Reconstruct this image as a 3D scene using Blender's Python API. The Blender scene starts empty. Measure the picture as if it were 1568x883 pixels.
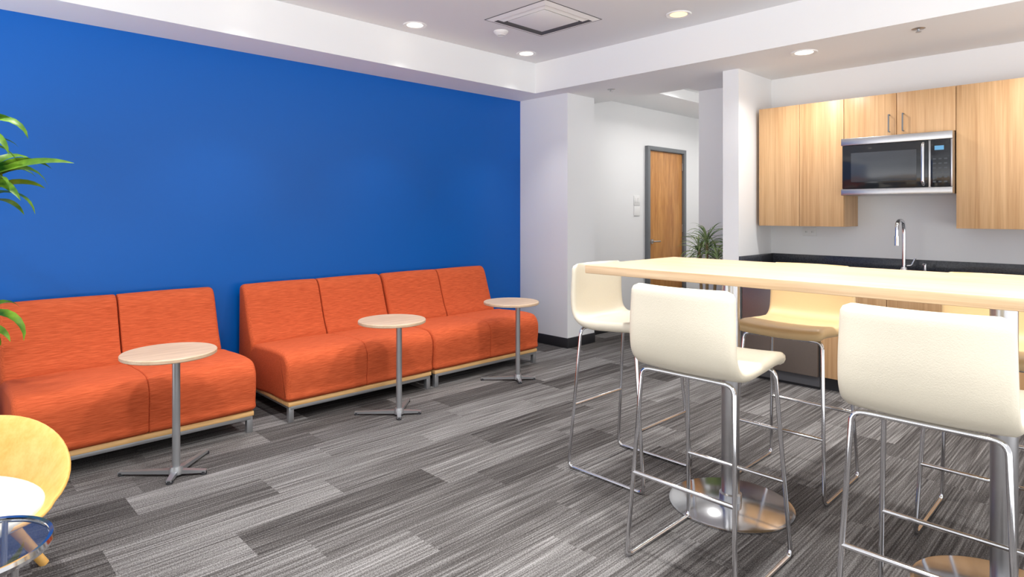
import bpy, bmesh, math, random
from mathutils import Vector, Matrix
random.seed(7)
sc = bpy.context.scene
col = sc.collection
try:
    sc.view_settings.view_transform = 'Standard'
    sc.view_settings.look = 'None'
except Exception as e:
    print(e)

# ------------------------------------------------------------ node helpers
def new_mat(name):
    m = bpy.data.materials.new(name); m.use_nodes = True
    nt = m.node_tree
    return m, nt, nt.nodes['Principled BSDF']
def node(nt, t, **kw):
    n = nt.nodes.new(t)
    for k, v in kw.items():
        if k == 'ins':
            for kk, vv in v.items():
                if hasattr(vv, 'node'): nt.links.new(vv, n.inputs[kk])
                else: n.inputs[kk].default_value = vv
        else: setattr(n, k, v)
    return n
def lin(c):
    return tuple((x/255/12.92 if x/255 <= .04045 else ((x/255+.055)/1.055)**2.4) for x in c) + (1,)
def plain(name, rgb, rough=.5, metal=0, bump=0, bscale=200, var=0.0, spec=.5):
    m, nt, b = new_mat(name)
    b.inputs['Roughness'].default_value = rough
    b.inputs['Metallic'].default_value = metal
    b.inputs['Specular IOR Level'].default_value = spec
    c = lin(rgb)
    tc = node(nt, 'ShaderNodeTexCoord')
    no = node(nt, 'ShaderNodeTexNoise', ins={'Vector': tc.outputs['Object'], 'Scale': bscale, 'Detail': 3.0})
    rp = node(nt, 'ShaderNodeMix', data_type='RGBA')
    nt.links.new(no.outputs[0], rp.inputs[0])
    rp.inputs[6].default_value = tuple(x*(1-var) for x in c[:3])+(1,)
    rp.inputs[7].default_value = tuple(min(1, x*(1+var)) for x in c[:3])+(1,)
    nt.links.new(rp.outputs[2], b.inputs['Base Color'])
    if bump:
        bp = node(nt, 'ShaderNodeBump', ins={'Strength': bump, 'Distance': .002, 'Height': no.outputs[0]})
        nt.links.new(bp.outputs[0], b.inputs['Normal'])
    return m
def wood(name, c1, c2, scale, rough=.35, fine=1.0):
    m, nt, b = new_mat(name)
    tc = node(nt, 'ShaderNodeTexCoord')
    mp = node(nt, 'ShaderNodeMapping', ins={'Vector': tc.outputs['Object'], 'Scale': scale})
    n1 = node(nt, 'ShaderNodeTexNoise', ins={'Vector': mp.outputs[0], 'Scale': 1.0, 'Detail': 6.0, 'Distortion': .6})
    mp2 = node(nt, 'ShaderNodeMapping', ins={'Vector': tc.outputs['Object'], 'Scale': tuple(s*5 for s in scale)})
    n2 = node(nt, 'ShaderNodeTexNoise', ins={'Vector': mp2.outputs[0], 'Scale': 1.0, 'Detail': 3.0})
    ad = node(nt, 'ShaderNodeMath', operation='MULTIPLY_ADD', ins={0: n2.outputs[0], 1: .45*fine, 2: n1.outputs[0]})
    mr = node(nt, 'ShaderNodeMapRange', ins={'Value': ad.outputs[0], 'From Min': .5, 'From Max': .95})
    mx = node(nt, 'ShaderNodeMix', data_type='RGBA')
    nt.links.new(mr.outputs[0], mx.inputs[0])
    mx.inputs[6].default_value = lin(c1); mx.inputs[7].default_value = lin(c2)
    nt.links.new(mx.outputs[2], b.inputs['Base Color'])
    b.inputs['Roughness'].default_value = rough
    return m
def fabric(name, c1, c2, scale, bump=.15):
    m, nt, b = new_mat(name)
    tc = node(nt, 'ShaderNodeTexCoord')
    mp = node(nt, 'ShaderNodeMapping', ins={'Vector': tc.outputs['Object'], 'Scale': scale})
    n1 = node(nt, 'ShaderNodeTexNoise', ins={'Vector': mp.outputs[0], 'Scale': 1.0, 'Detail': 4.0})
    mr = node(nt, 'ShaderNodeMapRange', ins={'Value': n1.outputs[0], 'From Min': .32, 'From Max': .68})
    mx = node(nt, 'ShaderNodeMix', data_type='RGBA')
    nt.links.new(mr.outputs[0], mx.inputs[0])
    mx.inputs[6].default_value = lin(c1); mx.inputs[7].default_value = lin(c2)
    nt.links.new(mx.outputs[2], b.inputs['Base Color'])
    bp = node(nt, 'ShaderNodeBump', ins={'Strength': bump, 'Distance': .002, 'Height': n1.outputs[0]})
    nt.links.new(bp.outputs[0], b.inputs['Normal'])
    b.inputs['Roughness'].default_value = .85
    b.inputs['Specular IOR Level'].default_value = .2
    return m
def emit(name, rgb, s):
    m, nt, b = new_mat(name)
    b.inputs['Base Color'].default_value = lin(rgb)
    b.inputs['Emission Color'].default_value = lin(rgb)
    b.inputs['Emission Strength'].default_value = s
    return m

M = {}
M['white'] = plain('wall_white_paint', (238, 239, 240), .6, bump=.05, var=.01)
M['ceil'] = plain('ceiling_paint', (228, 230, 232), .8, bump=.05, var=.01)
M['soffit'] = plain('soffit_paint', (238, 239, 240), .7, bump=.05, var=.01)
M['blue'] = plain('blue_paint', (0, 95, 186), .33, bump=.10, bscale=350, var=.02, spec=.32)
M['black'] = plain('black_rubber', (38, 38, 42), .5, var=.1)
M['granite'] = plain('black_granite', (62, 64, 70), .2, bscale=110, var=.85)
M['orange'] = fabric('orange_fabric', (180, 77, 41), (212, 100, 60), (260, 14, 260), .35)
M['chrome'] = plain('chrome', (215, 215, 218), .1, 1)
M['steel'] = plain('brushed_steel', (190, 190, 192), .28, 1, var=.05, bscale=60)
M['disc'] = plain('polished_base_steel', (196, 197, 200), .12, 1)
M['fridge'] = plain('dark_stainless', (140, 128, 120), .36, .7, var=.05, bscale=60)
M['greymetal'] = plain('satin_grey_metal', (165, 167, 170), .35, .7)
M['doorframe'] = plain('door_frame_grey', (112, 116, 120), .45)
M['leather'] = plain('cream_leather', (214, 206, 187), .38, bump=.3, bscale=260, var=.03)
M['leather_bounce'] = plain('cream_leather_bounce_tint', (216, 186, 138), .42, bump=.25, bscale=300, var=.02)  # same cream leather, with warm bounce light from the table tinted into its colour
M['cabwood'] = wood('cabinet_wood', (192, 148, 102), (218, 178, 132), (38, 38, .9), .4)
M['tabwood'] = wood('pale_maple', (192, 160, 124), (222, 195, 160), (1.0, 40, 40), .4)
M['smallwood'] = wood('pale_ash', (186, 158, 130), (210, 184, 156), (26, 2, 26), .4)
M['railwood'] = wood('rail_wood', (206, 160, 100), (226, 184, 128), (40, 2, 40), .4)
M['oak'] = wood('oak_door', (172, 112, 54), (210, 152, 86), (26, 14, 1.6), .4)
M['chairwood'] = wood('honey_wood', (216, 160, 78), (230, 182, 106), (20, 3, 20), .3)
M['glassblk'] = plain('black_glass', (30, 33, 38), .08)
M['window'] = plain('microwave_window', (62, 66, 72), .15, var=.2, bscale=400)
M['plastic'] = plain('white_plastic', (236, 236, 235), .4)
M['pot'] = plain('pot_ceramic', (190, 190, 186), .4)
M['pot2'] = plain('green_pot', (120, 140, 80), .4)
M['soil'] = plain('soil', (60, 45, 35), .9, bump=.8, bscale=60, var=.4)
M['cane'] = plain('cane', (140, 116, 84), .8, bump=.6, bscale=80, var=.3)
M['leaf'] = fabric('leaf_green', (26, 74, 20), (124, 166, 46), (9, 9, 9)); 
M['leaf2'] = fabric('leaf_dark', (74, 112, 60), (176, 192, 136), (14, 14, 14))
for k in ('leaf', 'leaf2'):
    M[k].node_tree.nodes['Principled BSDF'].inputs['Roughness'].default_value = .4
M['lamp'] = emit('downlight_lens', (255, 246, 232), 3)
M['lamp2'] = emit('downlight_lens_warm', (255, 206, 150), 1.8)
M['dark'] = plain('dark_slot', (84, 84, 88), .7)
M['display'] = emit('display', (90, 150, 190), .15)
g, nt, b = new_mat('clear_glass')
b.inputs['Transmission Weight'].default_value = 1; b.inputs['Roughness'].default_value = .02
b.inputs['Base Color'].default_value = (.9, .94, .97, 1); M['glass'] = g

# carpet planks
m, nt, b = new_mat('carpet_planks')
geo = node(nt, 'ShaderNodeNewGeometry')
sx = node(nt, 'ShaderNodeSeparateXYZ', ins={0: geo.outputs['Position']})
def mth(op, a, bb=None, cc=None):
    n = node(nt, 'ShaderNodeMath', operation=op)
    for i, v in enumerate((a, bb, cc)):
        if v is None: continue
        if hasattr(v, 'node'): nt.links.new(v, n.inputs[i])
        else: n.inputs[i].default_value = v
    return n.outputs[0]
row = mth('FLOOR', mth('DIVIDE', mth('ADD', sx.outputs[0], .1), .235))
wr = node(nt, 'ShaderNodeTexWhiteNoise', noise_dimensions='1D'); nt.links.new(row, wr.inputs['W'])
colm = mth('FLOOR', mth('ADD', mth('DIVIDE', sx.outputs[1], .95), mth('MULTIPLY', wr.outputs[0], 3.0)))
cv = node(nt, 'ShaderNodeCombineXYZ', ins={0: row, 1: colm})
wn = node(nt, 'ShaderNodeTexWhiteNoise', noise_dimensions='2D'); nt.links.new(cv.outputs[0], wn.inputs['Vector'])
v = wn.outputs[0]
sv = node(nt, 'ShaderNodeCombineXYZ', ins={0: mth('MULTIPLY', sx.outputs[0], 120), 1: mth('MULTIPLY_ADD', sx.outputs[1], 2.0, mth('MULTIPLY', v, 60.0)), 2: mth('MULTIPLY', v, 20.0)})
ns = node(nt, 'ShaderNodeTexNoise', ins={'Vector': sv.outputs[0], 'Scale': 1.0, 'Detail': 1.5, 'Roughness': .5})
sv2 = node(nt, 'ShaderNodeCombineXYZ', ins={0: mth('MULTIPLY', sx.outputs[0], 6), 1: mth('MULTIPLY', sx.outputs[1], .8), 2: mth('MULTIPLY', v, 30.0)})
ns2 = node(nt, 'ShaderNodeTexNoise', ins={'Vector': sv2.outputs[0], 'Scale': 1.0, 'Detail': 2.0})
ng = node(nt, 'ShaderNodeTexNoise', ins={'Vector': geo.outputs['Position'], 'Scale': 190.0, 'Detail': 2.0})
t = mth('ADD', mth('ADD', mth('MULTIPLY', v, .42), mth('MULTIPLY', mth('SUBTRACT', ns.outputs[0], .5), 1.15)),
        mth('ADD', mth('MULTIPLY', mth('SUBTRACT', ns2.outputs[0], .5), .2), mth('MULTIPLY', mth('SUBTRACT', ng.outputs[0], .5), 1.1)))
t = mth('ADD', t, .19)
ramp = node(nt, 'ShaderNodeValToRGB'); nt.links.new(t, ramp.inputs[0])
ramp.color_ramp.elements[0].position = 0; ramp.color_ramp.elements[0].color = lin((50, 47, 46))
ramp.color_ramp.elements[1].position = .9; ramp.color_ramp.elements[1].color = lin((146, 144, 143))
e = ramp.color_ramp.elements.new(.42); e.color = lin((90, 87, 86))
nt.links.new(ramp.outputs[0], b.inputs['Base Color'])
b.inputs['Roughness'].default_value = 1; b.inputs['Specular IOR Level'].default_value = 0
bp = node(nt, 'ShaderNodeBump', ins={'Strength': .5, 'Distance': .004, 'Height': t}); nt.links.new(bp.outputs[0], b.inputs['Normal'])
M['carpet'] = m

# ------------------------------------------------------------ mesh helpers
def group(name, loc=(0, 0, 0), rz=0):
    e = bpy.data.objects.new(name, None); col.objects.link(e)
    e.location = loc; e.rotation_euler = (0, 0, rz); e.empty_display_size = .1
    return e
def mk(name, verts, faces, mat, parent=None, sharp=35):
    me = bpy.data.meshes.new(name); me.from_pydata([tuple(v) for v in verts], [], faces)
    bm = bmesh.new(); bm.from_mesh(me)
    bmesh.ops.recalc_face_normals(bm, faces=bm.faces); bm.to_mesh(me); bm.free()
    return fin(name, me, mat, parent, sharp)
def fin(name, me, mat, parent, sharp=35):
    me.materials.append(mat)
    for p in me.polygons: p.use_smooth = True
    if sharp: me.set_sharp_from_angle(angle=math.radians(sharp))
    o = bpy.data.objects.new(name, me); col.objects.link(o)
    if parent: o.parent = parent
    return o
def box(name, lo, hi, mat, parent=None, bevel=0, seg=2):
    bm = bmesh.new(); bmesh.ops.create_cube(bm, size=1)
    for v in bm.verts:
        for i in range(3): v.co[i] = (lo[i]+hi[i])/2 + v.co[i]*(hi[i]-lo[i])
    if bevel: bmesh.ops.bevel(bm, geom=bm.edges[:], offset=bevel, segments=seg, affect='EDGES', profile=.5)
    me = bpy.data.meshes.new(name); bm.to_mesh(me); bm.free()
    return fin(name, me, mat, parent)
def lathe(name, prof, mat, parent=None, c=(0, 0, 0), seg=48, sharp=35):
    vs, fs = [], []
    n = len(prof)
    for i in range(seg):
        a = 2*math.pi*i/seg
        for r, z in prof: vs.append((c[0]+r*math.cos(a), c[1]+r*math.sin(a), c[2]+z))
    for i in range(seg):
        j = (i+1) % seg
        for k in range(n-1): fs.append((i*n+k, j*n+k, j*n+k+1, i*n+k+1))
    me = bpy.data.meshes.new(name); me.from_pydata(vs, [], fs)
    bm = bmesh.new(); bm.from_mesh(me)
    bmesh.ops.remove_doubles(bm, verts=bm.verts, dist=1e-5)
    bmesh.ops.recalc_face_normals(bm, faces=bm.faces); bm.to_mesh(me); bm.free()
    return fin(name, me, mat, parent, sharp)
def fillet(pts, rad, n=6):
    pts = [Vector(p) for p in pts]; out = [pts[0]]
    for i in range(1, len(pts)-1):
        a, p, c = pts[i-1], pts[i], pts[i+1]
        r1 = min(rad, (a-p).length*.49); r2 = min(rad, (c-p).length*.49)
        s = p+(a-p).normalized()*r1; e = p+(c-p).normalized()*r2
        for k in range(n+1):
            u = k/n; out.append(s*(1-u)**2+p*2*u*(1-u)+e*u*u)
    out.append(pts[-1]); return out
def tube(name, pts, r, mat, parent=None, fil=0, seg=12):
    P = fillet(pts, fil) if fil else [Vector(p) for p in pts]
    vs, fs = [], []
    t0 = (P[1]-P[0]).normalized()
    up = Vector((0, 0, 1)) if abs(t0.z) < .9 else Vector((1, 0, 0))
    nrm = t0.cross(up).normalized()
    for i, p in enumerate(P):
        if i == 0: t = t0
        elif i == len(P)-1: t = (P[i]-P[i-1]).normalized()
        else: t = ((P[i]-P[i-1]).normalized()+(P[i+1]-P[i]).normalized()).normalized()
        nrm = (nrm-t*nrm.dot(t)).normalized(); bn = t.cross(nrm)
        rr = r(i/(len(P)-1)) if callable(r) else r
        for k in range(seg):
            a = 2*math.pi*k/seg
            vs.append(p+(nrm*math.cos(a)+bn*math.sin(a))*rr)
    for i in range(len(P)-1):
        for k in range(seg):
            k2 = (k+1) % seg
            fs.append((i*seg+k, i*seg+k2, (i+1)*seg+k2, (i+1)*seg+k))
    fs.append(tuple(range(seg))); fs.append(tuple((len(P)-1)*seg+k for k in range(seg)))
    return mk(name, vs, fs, mat, parent, 50)
def smooth_closed(pts, n=4):
    out = []; L = len(pts)
    for i in range(L):
        p0, p1, p2, p3 = [Vector(pts[(i+k-1) % L]) for k in range(4)]
        for k in range(n):
            t = k/n
            out.append(.5*((2*p1)+(p2-p0)*t+(2*p0-5*p1+4*p2-p3)*t*t+(3*p1-p0-3*p2+p3)*t**3))
    return out
def smooth_open(pts, n=5):
    out = []; L = len(pts)
    for i in range(L-1):
        p0, p1, p2, p3 = [Vector(pts[min(max(i+k-1, 0), L-1)]) for k in range(4)]
        for k in range(n):
            t = k/n
            out.append(.5*((2*p1)+(p2-p0)*t+(2*p0-5*p1+4*p2-p3)*t*t+(3*p1-p0-3*p2+p3)*t**3))
    out.append(Vector(pts[-1])); return out
def cushion(name, prof, y0, y1, r0, r1, mat, parent):
    """profile (x,z) lofted along y with rounded ends"""
    P = smooth_closed(prof, 4); n = len(P)
    area = sum(P[i].x*P[(i+1) % n].y-P[(i+1) % n].x*P[i].y for i in range(n))
    sg = 1 if area > 0 else -1
    nr = []
    for i in range(n):
        t = (P[(i+1) % n]-P[i-1]).normalized(); nr.append(Vector((-t.y, t.x))*sg)
    secs = []
    K = 6
    for k in range(K+1):
        a = math.pi/2*k/K; secs.append((y0+r0*(1-math.cos(a)), r0*(1-math.sin(a))))
    for k in range(1, 6): secs.append((y0+r0+(y1-y0-r0-r1)*k/6, -.003*math.sin(math.pi*k/6)))
    for k in range(K, -1, -1):
        a = math.pi/2*k/K; secs.append((y1-r1*(1-math.cos(a)), r1*(1-math.sin(a))))
    vs, fs = [], []
    for y, ins in secs:
        for i in range(n): q = P[i]+nr[i]*ins; vs.append((q.x, y, q.y))
    for s in range(len(secs)-1):
        for i in range(n):
            j = (i+1) % n; fs.append((s*n+i, s*n+j, (s+1)*n+j, (s+1)*n+i))
    fs.append(tuple(range(n))); fs.append(tuple((len(secs)-1)*n+i for i in range(n)))
    return mk(name, vs, fs, mat, parent, 60)

# ------------------------------------------------------------ room shell
WX = -4.72; ZL = 2.55; ZH = 2.85; KY = 5.59; SX = -4.30; SY = 4.514; HX = -4.29
XR = 2.2; YF = -1.3
box('floor', (WX-.1, YF, -.1), (XR, 9.1, 0), M['carpet'])
box('wall_left', (WX-.1, YF, 0), (WX, 5.1, ZH+.1), M['blue'])
box('wall_column', (WX, 4.719, 0), (-4.054, 5.149, ZL), M['white'])
box('wall_hall', (WX-.1, 5.149, 0), (HX, 9.1, ZH+.1), M['white'])
box('wall_hall_end', (HX, 9.0, 0), (-3.1, 9.1, ZH+.1), M['white'])
box('wall_hall_right', (-3.1, KY+.1, 0), (-3.0, 9.1, ZH+.1), M['white'])
box('wall_back', (-3.1, KY, 0), (XR, KY+.1, ZH+.1), M['white'])
box('wall_fin', (-2.521, 4.948, 0), (-2.382, KY, ZL), M['white'])
box('ceiling', (WX-.1, YF, ZH), (XR, SY+.05, ZH+.1), M['ceil'])
box('ceiling_soffit_left', (WX, YF, ZL), (SX, SY, ZH), M['soffit'])
box('ceiling_soffit_back', (-3.1, SY, ZL), (XR, KY, ZH), M['soffit'])
box('ceiling_soffit_hall', (WX, SY, ZL), (-3.1, 5.40, ZH), M['soffit'])
box('ceiling_hall_low', (HX, 5.40, 2.63), (-3.66, 9.0, ZH), M['soffit'])
box('ceiling_hall_high', (-3.66, 5.40, 2.74), (-3.1, 9.0, ZH), M['soffit'])
bb = .1
box('baseboard_left', (WX, YF, 0), (WX+.012, 4.719, bb), M['black'], bevel=.003)
box('baseboard_column_front', (WX, 4.707, 0), (-4.042, 4.719, bb), M['black'], bevel=.003)
box('baseboard_column_side', (-4.054, 4.719, 0), (-4.042, 5.149, bb), M['black'], bevel=.003)
box('baseboard_hall', (HX, 5.149, 0), (HX+.012, 6.43, bb), M['black'], bevel=.003)
box('baseboard_back', (-3.1, KY-.012, 0), (-2.521, KY, bb), M['black'], bevel=.003)
box('baseboard_fin', (-2.533, 4.936, 0), (-2.37, 4.948, bb), M['black'], bevel=.003)

# door in hall
d = group('door_1', (HX, 6.436, 0))
W = .889; DH = 2.17
box('frame_left', (.001, 0, 0), (.05, .05, DH), M['doorframe'], d, .004)
box('frame_right', (.001, W-.05, 0), (.05, W, DH), M['doorframe'], d, .004)
box('frame_top', (.001, .05, DH-.05), (.05, W-.05, DH), M['doorframe'], d, .004)
box('slab', (.001, .055, .01), (.018, W-.055, DH-.055), M['oak'], d, .002)
for z in (.25, 1.1, 1.9): box('hinge', (.012, W-.065, z), (.03, W-.048, z+.1), M['steel'], d, .002)
lathe('rose', [(0, 0), (.028, 0), (.028, .012), (0, .012)], M['steel'], d, (0, 0, 0)).matrix_local = Matrix.Translation((.018, .12, 1.0)) @ Matrix.Rotation(math.pi/2, 4, 'Y')
tube('lever', [(.018, .12, 1.0), (.065, .12, 1.0), (.065, .24, 1.0)], .009, M['steel'], d, .02)
s = group('light_switch', (HX, 6.26, 1.44))
box('plate', (.0, -.06, 0), (.008, .06, .12), M['plastic'], s, .003)
for y in (-.028, .028): box('rocker', (.008, y-.016, .03), (.013, y+.016, .09), M['plastic'], s, .002)
box('lower_plate', (0, -.06, -.125), (.010, .06, -.01), M['plastic'], s, .003)
s = group('wall_outlet', (-2.05, KY, 1.15))
box('plate', (-.057, -.008, 0), (.057, 0, .075), M['plastic'], s, .003)
for x in (-.025, .025):
    box('socket', (x-.015, -.011, .02), (x+.015, -.008, .055), M['plastic'], s, .002)
    for k in (-.005, .005): box('slot', (x+k-.001, -.0115, .03), (x+k+.001, -.011, .045), M['dark'], s)

# ------------------------------------------------------------ ceiling fixtures
def downlight(x, y, z, lens, power, spread=115, colr=(1, .98, .95)):
    g = group('recessed_downlight', (x, y, z))
    lathe('trim_ring', [(.062, -.002), (.09, -.008), (.095, 0), (.06, 0)], M['plastic'], g)
    lathe('lens', [(0, -.003), (.064, -.003), (.064, -.0005), (0, -.0005)], M[lens], g)
    if power:
        L = bpy.data.lights.new('downlight_lamp', 'AREA'); L.shape = 'DISK'; L.size = .12
        L.energy = power; L.color = colr; L.spread = math.radians(spread)
        o = bpy.data.objects.new('lamp', L); col.objects.link(o); o.parent = g; o.location = (0, 0, -.012)
PW = 18
for x in (-4.09, -2.48, -.87, .74):
    for y in (.3, 1.6, 2.9, 4.17):
        near = x < -4 or y > 4
        downlight(x, y, ZH, 'lamp2' if (x == -2.48 and y == 4.17) else 'lamp', 3 if near else PW, 70 if near else 115)
for x in (-1.80, -.3, 1.2): downlight(x, 4.80, ZL, 'lamp', 10, 140)
for y in (6.0, 7.0, 8.3): downlight(-3.38, y, 2.74, 'lamp', 8, 150)  # invented hall downlights, added out of view to brighten the hall

g = group('ceiling_air_diffuser', (-3.28, 3.53, ZH))
def sqring(name, ro, zo, ri, zi, mat):
    vs = []
    for r, z in ((ro, zo), (ri, zi)):
        vs += [(-r, -r, z), (r, -r, z), (r, r, z), (-r, r, z)]
    mk(name, vs, [(i, (i+1) % 4, 4+(i+1) % 4, 4+i) for i in range(4)], mat, g, 20)
sqring('painted_edge_shadow', .325, -.001, .315, -.001, M['dark'])  # flat dark ring, shadow line painted round the flange
sqring('outer_flange', .316, -.002, .27, -.014, M['plastic'])
sqring('cone_outer', .27, -.014, .245, -.002, M['dark'])
sqring('cone_mid', .25, -.003, .215, -.018, M['plastic'])
sqring('slot', .215, -.018, .195, -.004, M['dark'])
box('center_panel', (-.195, -.195, -.016), (.195, .195, -.004), M['plastic'], g, .003)
def smoke(x, y, z, name, r=.06):
    g = group(name, (x, y, z))
    lathe('base', [(0, -.03), (r*.6, -.03), (r*.85, -.02), (r, -.008), (r, 0), (0, 0)], M['plastic'], g)
    lathe('vent', [(r*.5, -.034), (r*.55, -.034), (r*.55, -.028), (r*.5, -.028)], M['plastic'], g)
smoke(-3.737, 3.51, ZH, 'smoke_detector')
def sprinkler(x, y, z):
    g = group('ceiling_sprinkler', (x, y, z))
    lathe('escutcheon', [(0, -.004), (.03, -.005), (.04, 0), (0, 0)], M['steel'], g)
    lathe('deflector', [(0, -.02), (.016, -.022), (.016, -.019), (.006, -.014), (.006, -.003), (0, -.003)], M['steel'], g)
sprinkler(-1.05, 4.72, ZL); sprinkler(-3.65, 4.9, ZL)

# ------------------------------------------------------------ sofas
def sofa(y0, y1):
    g = group('orange_loveseat', (WX, 0, 0)); ym = (y0+y1)/2
    seat = [(.27, .13), (.27, .35), (.33, .425), (.45, .437), (.62, .445), (.75, .445), (.835, .43), (.878, .375), (.885, .30), (.875, .2), (.855, .135), (.6, .13)]
    back = [(.05, .13), (.045, .4), (.05, .7), (.055, .80), (.085, .828), (.13, .822), (.165, .775), (.205, .66), (.255, .52), (.30, .42), (.30, .3), (.28, .13)]
    for i, (a, b_) in enumerate(((y0, ym), (ym, y1))):
        ra, rb = (.03, .010) if i == 0 else (.010, .03)
        cushion('seat_cushion_%d' % (i+1), seat, a, b_, ra, rb, M['orange'], g)
        cushion('back_cushion_%d' % (i+1), back, a+.004, b_-.004, ra, rb, M['orange'], g)
    box('wood_rail', (.10, y0+.015, .103), (.868, y1-.015, .132), M['railwood'], g, .004)
    box('metal_frame', (.12, y0+.03, .08), (.862, y1-.03, .103), M['greymetal'], g, .003)
    for y in (y0+.02, y1-.055):
        for x in (.14, .825):
            box('leg', (x, y, 0), (x+.035, y+.035, .10), M['greymetal'], g, .003)
sofa(.36, 1.545); sofa(1.735, 2.90); sofa(2.905, 4.08)

# ------------------------------------------------------------ small laptop tables
def ctable(x, y):
    g = group('round_side_table', (x, y, 0))
    ox, oy = -.06, -.015
    lathe('top', [(0, .634), (.221, .634), (.225, .630), (.225, .616), (.220, .612), (0, .612)], M['smallwood'], g, (ox, oy, 0), 64)
    lathe('mount_plate', [(0, .612), (.06, .612), (.06, .604), (0, .604)], M['greymetal'], g)
    tube('post', [(0, 0, .03), (0, 0, .606)], .019, M['greymetal'], g, seg=20)
    lathe('hub', [(0, .05), (.026, .05), (.034, .03), (.034, .012), (0, .012)], M['greymetal'], g)
    for ex, ey in ((-.21, -.21), (-.21, .22), (.09, -.06), (.08, .12)):
        L = math.hypot(ex, ey)
        ux, uy = ex/L, ey/L; px, py = -uy, ux
        vs = []
        for t, w, z0, z1 in ((0, .016, .014, .036), (L, .012, .010, .022)):
            for s in (-1, 1):
                for z in (z0, z1): vs.append((ux*t+px*w*s, uy*t+py*w*s, z))
        mk('foot', vs, [(0, 1, 3, 2), (4, 6, 7, 5), (0, 2, 6, 4), (1, 5, 7, 3), (0, 4, 5, 1), (2, 3, 7, 6)], M['greymetal'], g)
        lathe('glide', [(0, .016), (.014, .016), (.016, 0), (0, 0)], M['black'], g, (ux*(L-.012), uy*(L-.012), 0), 16)
ctable(-3.49, .988); ctable(-3.50, 2.353); ctable(-3.557, 3.528)

# ------------------------------------------------------------ bar table
g = group('bar_height_table', (0, 0, 0))
TZ = 1.10
box('table_top', (-1.90, 2.34, TZ-.04), (.21, 3.14, TZ), M['tabwood'], g, .004)
for x in (-1.356, -.353):
    lathe('pole', [(0, .02), (.04, .02), (.04, TZ-.05), (0, TZ-.05)], M['steel'], g, (x, 2.735, 0), 40)
    lathe('base_disc', [(0, .022), (.05, .022), (.10, .018), (.262, .012), (.276, .008), (.276, 0), (0, 0)], M['disc'], g, (x, 2.735, 0), 72)
    lathe('collar', [(.04, .06), (.05, .055), (.05, .02), (.04, .02)], M['steel'], g, (x, 2.735, 0), 40)
    box('top_plate', (x-.15, 2.735-.15, TZ-.052), (x+.15, 2.735+.15, TZ-.04), M['greymetal'], g, .003)

# ------------------------------------------------------------ stools (face local +y)
def stool(x, y, rz, lm='leather'):
    g = group('bar_stool', (x, y, 0), rz)
    prof = smooth_open([(-.245, 1.078), (-.24, 1.0), (-.232, .90), (-.212, .815), (-.165, .772), (-.09, .762), (.03, .768), (.14, .776), (.20, .773), (.232, .757)], 5)
    lens = [0]
    for i in range(1, len(prof)): lens.append(lens[-1]+(prof[i]-prof[i-1]).length)
    T = lens[-1]; nc = 16; r = .03
    vs, fs = [], []
    nrm = []
    for i, p in enumerate(prof):
        a = prof[max(0, i-1)]; c = prof[min(len(prof)-1, i+1)]; t = (c-a).normalized()
        nrm.append(Vector((-t.y, t.x)))   # points to the sitter side
    for side in (1, -1):
        for i, p in enumerate(prof):
            s = min(lens[i], T-lens[i]); hw = .212
            u = lens[i]/T
            hw += .008*math.sin(math.pi*u)
            if s < r: hw -= r-math.sqrt(max(0, r*r-(r-s)**2))
            thick = .017 if u < .35 else .017+.008*min(1, (u-.35)/.2)
            thick *= min(1, .35+.65*math.sqrt(min(1, s/.02)))
            for j in range(nc+1):
                q = math.sin((j/nc-.5)*math.pi)
                xx = q*hw
                tt = thick*min(1, math.sqrt(max(0, 1-max(0, (abs(q)-.9)/.1)**2)))
                back = max(0, 1-u/.45)
                fwd = .035*back*q*q
                lift = .010*(1-back)*q*q
                vs.append((xx, p.x+fwd+nrm[i].x*tt*side*1.0, p.y+lift+nrm[i].y*tt*side))
    n = len(prof); w = nc+1
    for sd in (0, 1):
        o = sd*n*w
        for i in range(n-1):
            for j in range(nc):
                fs.append((o+i*w+j, o+i*w+j+1, o+(i+1)*w+j+1, o+(i+1)*w+j))
    o = n*w
    for j in range(nc):
        fs.append((j, j+1, o+j+1, o+j)); k = (n-1)*w
        fs.append((k+j, k+j+1, o+k+j+1, o+k+j))
    for i in range(n-1):
        for j in (0, nc): fs.append((i*w+j, (i+1)*w+j, o+(i+1)*w+j, o+i*w+j))
    me = bpy.data.meshes.new('seat_shell'); me.from_pydata(vs, [], fs)
    bm = bmesh.new(); bm.from_mesh(me); bmesh.ops.remove_doubles(bm, verts=bm.verts, dist=1e-4)
    bmesh.ops.recalc_face_normals(bm, faces=bm.faces); bm.to_mesh(me); bm.free()
    fin('seat_shell', me, M[lm], g, 60)
    rr = .0085
    for sx_ in (-1, 1):
        X1, X0 = sx_*.19, sx_*.222
        tube('sled_side', [(X1*.6, -.17, .742), (X1, -.175, .742), (X0, -.235, .009), (X0, .235, .009), (X1, .165, .742), (X1*.6, .165, .742)], rr, M['chrome'], g, .035)
    tube('seat_support_front', [(-.13, .165, .742), (.13, .165, .742)], rr, M['chrome'], g)
    tube('seat_support_rear', [(-.13, -.17, .742), (.13, -.17, .742)], rr, M['chrome'], g)
    def at(z, rear):
        t = (.742-z)/.733
        return (.19+.032*t, (-.175-.06*t) if rear else (.165+.07*t))
    for z, rear, nm in ((.30, False, 'footrest'), (.335, True, 'rear_stretcher')):
        a, yy = at(z, rear); tube(nm, [(-a, yy, z), (a, yy, z)], rr, M['chrome'], g)
stool(-1.92, 2.74, -math.pi/2)
stool(-1.205, 2.25, 0)
stool(-.45, 2.26, 0)
stool(-1.26, 3.24, math.pi, 'leather_bounce')
stool(-.46, 3.25, math.pi, 'leather_bounce')

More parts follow.
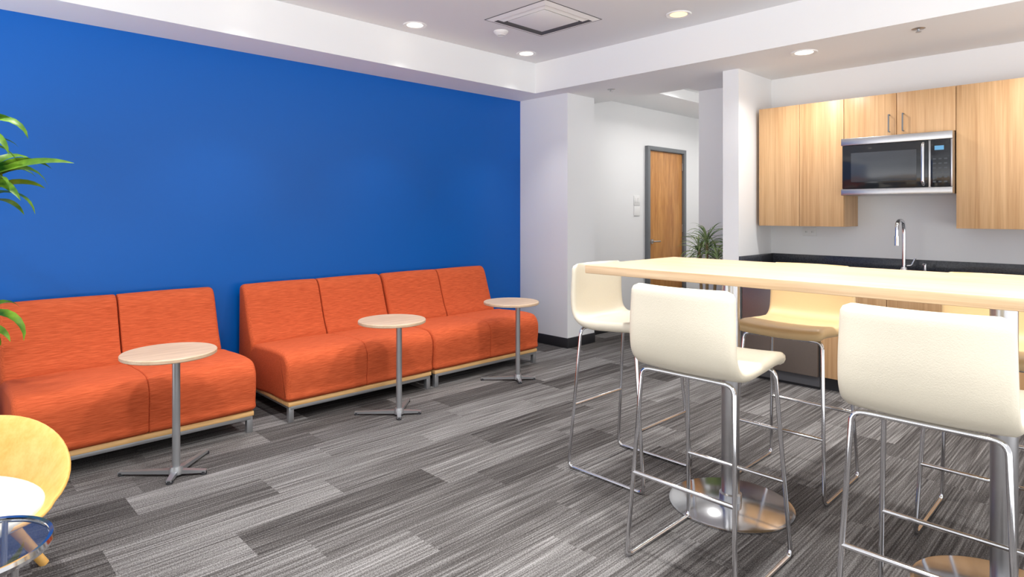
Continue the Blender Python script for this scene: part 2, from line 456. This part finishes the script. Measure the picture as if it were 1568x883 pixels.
# ------------------------------------------------------------ kitchen
g = group('upper_kitchen_cabinets', (0, 0, 0))
FY = 5.25; CT = 2.24; KB = KY-.003
def door(x0, x1, z0, z1, yy=FY, gg=None):
    box('cabinet_door', (x0+.002, yy, z0), (x1-.002, yy+.02, z1), M['cabwood'], gg or g, .0015)
xs = [-2.346, -2.007, -1.669, -1.307, -.943, -.50, -.06, .38]
box('carcass_1', (xs[0], FY+.02, 1.242), (xs[2], KB, CT-.002), M['cabwood'], g)
box('carcass_2', (xs[2]+.001, FY+.02, 1.927), (xs[4]-.001, KB, CT-.002), M['cabwood'], g)
box('carcass_3', (xs[4], FY+.02, 1.242), (xs[7], KB, CT-.002), M['cabwood'], g)
for i in (0, 1, 4, 5, 6): door(xs[i], xs[i+1], 1.242, CT)
for i in (2, 3): door(xs[i], xs[i+1], 1.927, CT)
for x in (xs[3]-.045, xs[3]+.045):
    tube('bar_handle', [(x, FY, 2.08), (x, FY-.03, 2.08), (x, FY-.03, 1.955), (x, FY, 1.955)], .005, M['doorframe'], g, .004, 10)

g = group('over_range_microwave', (-1.664, 5.17, 1.485))
mw, mh = .716, .437
box('body', (0, .03, 0), (mw, .41, mh), M['steel'], g, .004)
box('top_vent', (0, 0, mh-.055), (mw, .03, mh), M['steel'], g, .004)
box('door_glass', (.008, .004, .05), (mw-.145, .03, mh-.058), M['glassblk'], g, .004)
box('door_window', (.07, .002, .10), (mw-.215, .006, mh-.115), M['window'], g, .002)
box('bottom_trim', (0, 0, 0), (mw, .03, .048), M['steel'], g, .004)
box('control_panel', (mw-.13, .0, .05), (mw-.012, .03, mh-.058), M['glassblk'], g, .004)
box('right_trim', (mw-.011, 0, .05), (mw, .03, mh-.056), M['steel'], g, .002)
box('display', (mw-.105, -.001, mh-.13), (mw-.05, .001, mh-.10), M['display'], g)
for r_ in range(6):
    for c_ in range(3): box('key', (mw-.115+c_*.033, -.001, .08+r_*.032), (mw-.096+c_*.033, .001, .090+r_*.032), M['window'], g)
tube('handle', [(mw-.168, .006, .065), (mw-.168, -.04, .075), (mw-.168, -.04, mh-.085), (mw-.168, .006, mh-.075)], .011, M['chrome'], g, .02)

g = group('base_kitchen_cabinets', (0, 0, 0))
BY = 4.97
box('carcass', (-1.745, BY+.02, .10), (1.2, KB, .85), M['cabwood'], g)
box('toe_kick', (-1.745, BY+.07, 0), (1.2, KB, .10), M['black'], g)
bx = [-1.745, -1.30, -.86, -.42, .02, .46, .9]
for i in range(6):
    door(bx[i], bx[i+1], .105, .66, BY, g); door(bx[i], bx[i+1], .665, .845, BY, g)
    xm = (bx[i]+bx[i+1])/2
    tube('bar_handle', [(xm-.06, BY, .77), (xm-.06, BY-.03, .77), (xm+.06, BY-.03, .77), (xm+.06, BY, .77)], .005, M['doorframe'], g, .004, 10)
g = group('granite_countertop', (0, 0, 0))
box('slab', (-2.38, 4.93, .852), (1.2, KB, .89), M['granite'], g, .003)
box('backsplash', (-2.38, KY-.02, .89), (1.2, KB, .99), M['granite'], g, .002)
box('side_splash', (-2.38, 4.95, .89), (-2.36, KY-.02, .99), M['granite'], g, .002)
g = group('undercounter_refrigerator', (-2.36, BY-.015, 0))
box('body', (0, .03, .02), (.605, .6, .845), M['dark'], g, .003)
box('door', (.003, 0, .10), (.602, .03, .84), M['fridge'], g, .006)
box('kick_grille', (.003, .04, 0), (.602, .06, .095), M['black'], g, .002)
tube('handle', [(.05, 0, .80), (.05, -.035, .80), (.555, -.035, .80), (.555, 0, .80)], .009, M['chrome'], g, .015)
g = group('kitchen_faucet', (-1.30, 5.42, .89))
lathe('base', [(0, 0), (.028, 0), (.026, .03), (.018, .05), (0, .05)], M['chrome'], g)
tube('gooseneck', [(0, 0, .03), (0, 0, .39), (0, -.10, .41), (0, -.19, .39), (0, -.19, .27)], .013, M['chrome'], g, .09, 16)
tube('spray_head', [(0, -.19, .29), (0, -.19, .22)], .018, M['chrome'], g, seg=16)
tube('lever', [(.02, 0, .06), (.05, 0, .065), (.075, 0, .12)], .007, M['chrome'], g, .01)
g = group('soap_dispenser', (-1.17, 5.45, .89))
lathe('base', [(0, 0), (.02, 0), (.018, .02), (.01, .03), (.01, .08), (0, .08)], M['chrome'], g)
tube('spout', [(0, 0, .075), (0, -.06, .08), (0, -.07, .07)], .006, M['chrome'], g, .01)
g = group('kitchen_sink', (-1.30, 5.2, .89))
box('rim_front', (-.30, -.22, 0), (.30, -.20, .004), M['steel'], g)
box('rim_back', (-.30, .12, 0), (.30, .14, .004), M['steel'], g)
box('rim_left', (-.30, -.20, 0), (-.28, .12, .004), M['steel'], g)
box('rim_right', (.28, -.20, 0), (.30, .12, .004), M['steel'], g)
box('basin', (-.28, -.20, 0), (.28, .12, .002), M['dark'], g)

# ------------------------------------------------------------ plants
def leaf_geo(vs, fs, base, az, L, el, droop, w, roll=0):
    n = 9; p = Vector(base); e = el; b0 = len(vs)
    side = Vector((-math.sin(az), math.cos(az), 0))
    for i in range(n+1):
        u = i/n
        ww = w*(.30+.70*math.sin(min(1, u*2.0)*math.pi/2))*(1-u**2.5) + .0008
        d_ = Vector((math.cos(az)*math.cos(e), math.sin(az)*math.cos(e), math.sin(e)))
        upv = side.cross(d_)*-1
        sd = side*math.cos(roll)+upv*math.sin(roll); uv = upv*math.cos(roll)-side*math.sin(roll)
        vs += [p-sd*ww+uv*ww*.3, p.copy(), p+sd*ww+uv*ww*.3]
        p = p+d_*(L/n); e -= droop/n*(1+u)
    for i in range(n):
        a = b0+i*3
        fs += [(a, a+1, a+4, a+3), (a+1, a+2, a+5, a+4)]
def plant(name, loc, canes, leafmat, potr, poth, potmat, extra=()):
    g = group(name, loc)
    lathe('pot', [(0, 0), (potr*.75, 0), (potr, poth), (potr*.93, poth), (potr*.9, poth-.03), (0, poth-.03)], M[potmat], g)
    lathe('soil', [(0, poth-.028), (potr*.9, poth-.028)], M['soil'], g, seg=32)
    vs, fs = [], []
    for (bx_, by_, tx, ty, tz, nl, L, w) in canes:
        tube('cane', [(bx_, by_, poth-.04), ((bx_+tx)/2*.9, (by_+ty)/2*.9, tz*.5), (tx, ty, tz)], .014, M['cane'], g, .1, 10)
        for i in range(nl):
            az = i*2.399+random.uniform(-.3, .3); f = i/nl
            leaf_geo(vs, fs, (tx, ty, tz-.10+.12*f), az, L*random.uniform(.75, 1.05), .1+1.25*f+random.uniform(-.1, .1), random.uniform(.8, 1.7), w, random.uniform(-.7, .7))
    for ex in extra: leaf_geo(vs, fs, *ex)
    o = mk('leaves', vs, fs, M[leafmat], g, 0)
R_az = math.atan2(.7166, .6975)
h1 = (.16, .20, 1.50); h2 = (.10, .14, 1.74); h3 = (.12, .17, .80)
plant('potted_dracaena', (-4.28, .08, 0),
      [(0, 0, h1[0], h1[1], h1[2], 15, .34, .030), (.04, -.05, h2[0], h2[1], h2[2], 13, .30, .028), (-.04, .04, h3[0], h3[1], h3[2], 8, .24, .024)],
      'leaf', .17, .34, 'pot',
      [((.16, .2, 1.53), R_az+.05, .45, .42, .45, .034, .8), (h1, R_az+.35, .34, 1.0, 1.3, .028, -.7), (h1, R_az-.4, .32, .1, .7, .028, .6), (h2, R_az+.1, .36, .9, 1.7, .028, .7), (h2, R_az-.2, .30, .3, 1.2, .028, .7), (h1, R_az+.1, .36, .8, 1.5, .028, -.6), (h3, R_az, .34, .6, 1.8, .026, .6)])
plant('potted_palm_dracaena', (-2.84, 5.27, 0),
      [(0, 0, .0, 0, 1.08, 60, .28, .007), (.03, .03, .08, .03, .94, 46, .26, .007), (-.03, 0, -.08, 0, 1.02, 46, .26, .007)], 'leaf2', .13, .60, 'pot2')

# ------------------------------------------------------------ lounge chair
g = group('plywood_lounge_chair', (-2.835, .025, 0), math.radians(45.8))
def tub(name, smax, zoff, mat, solid, hh=1.0, dy=0, wide=1.0, hr=.19):
    vs, fs = [(0, dy, .33+zoff)], []; NA, NR = 64, 14
    for k in range(1, NR+1):
        s = smax*k/NR
        for i in range(NA):
            th = 2*math.pi*i/NA       # 0 = back (+y)
            t = ((th+math.pi) % (2*math.pi))-math.pi
            h = hr*(.5+.5*math.cos(max(-math.pi, min(math.pi, t*1.6))))
            q = max(0, min(1, (s-.6)/.4)); q = q*q*(3-2*q)
            z = .33+.055*s**3+h*q*hh+zoff
            sup = 1.0+.06*abs(math.sin(2*t))
            vs.append((.45*s*sup*math.sin(t)*wide*(1-.16*math.cos(t)), .33*s*sup*math.cos(t)+dy, z))
    for i in range(NA): fs.append((0, 1+i, 1+(i+1) % NA))
    for k in range(NR-1):
        for i in range(NA):
            j = (i+1) % NA; a = 1+k*NA
            fs.append((a+i, a+NA+i, a+NA+j, a+j))
    o = mk(name, vs, fs, mat, g, 0)
    md = o.modifiers.new('sol', 'SOLIDIFY'); md.thickness = solid; md.offset = 0
    bv = o.modifiers.new('bev', 'BEVEL'); bv.width = solid*.3; bv.segments = 2
tub('shell', 1.0, 0, M['chairwood'], .014)
tub('seat_pad', .78, .032, M['leather'], .032, .1, -.065, 1.24)
for lx, ly, fx, fy in ((0, .18, .16, .34), (-.22, -.12, -.30, -.22), (.22, -.12, .30, -.22)):
    tube('leg', [(lx, ly, .328), ((lx+fx)/2, (ly+fy)/2, .2), (fx, fy, .001)], lambda u: .026-.010*u, M['chairwood'], g, .1, 14)
tube('underframe', [(0, .18, .312), (0, -.12, .312)], .018, M['chairwood'], g)
tube('cross_rail', [(-.22, -.12, .312), (.22, -.12, .312)], .018, M['chairwood'], g)

g = group('round_glass_side_table', (-2.195, .11, 0))
tz = .45
lathe('glass_top', [(0, tz), (.178, tz), (.178, tz-.01), (0, tz-.01)], M['glass'], g, seg=64)
lathe('chrome_rim', [(.178, tz+.004), (.188, tz+.006), (.192, tz-.004), (.188, tz-.016), (.178, tz-.016)], M['chrome'], g, seg=64)
lathe('base_ring', [(.15, 0), (.17, 0), (.17, .015), (.15, .015), (.15, 0)], M['chrome'], g, seg=48)
for k in range(3):
    a = k*2*math.pi/3+.5
    tube('leg', [(.182*math.cos(a), .182*math.sin(a), tz-.012), (.16*math.cos(a), .16*math.sin(a), .012)], .008, M['chrome'], g)

# ------------------------------------------------------------ world + camera
w = bpy.data.worlds.new('World'); sc.world = w; w.use_nodes = True
nt = w.node_tree; bg = nt.nodes['Background']; bg.inputs[0].default_value = (.98, .985, 1, 1)
tc = node(nt, 'ShaderNodeTexCoord')
sp = node(nt, 'ShaderNodeSeparateXYZ', ins={0: tc.outputs['Generated']})
mr = node(nt, 'ShaderNodeMapRange', interpolation_type='SMOOTHSTEP', ins={'Value': sp.outputs[2], 'From Min': -.25, 'From Max': .15, 'To Min': 3.3, 'To Max': 1.15})  # background made brighter below the horizon, added as unseen fill for the ceiling
nt.links.new(mr.outputs[0], bg.inputs[1])
cd = bpy.data.cameras.new('camera'); cam = bpy.data.objects.new('camera', cd); col.objects.link(cam)
cam.location = (0, 0, 1.35); cam.rotation_euler = (math.pi/2, 0, math.radians(45.77))
cd.sensor_width = 36; cd.lens = 950/1568*36; cd.shift_y = -115.5/1568; cd.clip_start = .05
sc.camera = cam
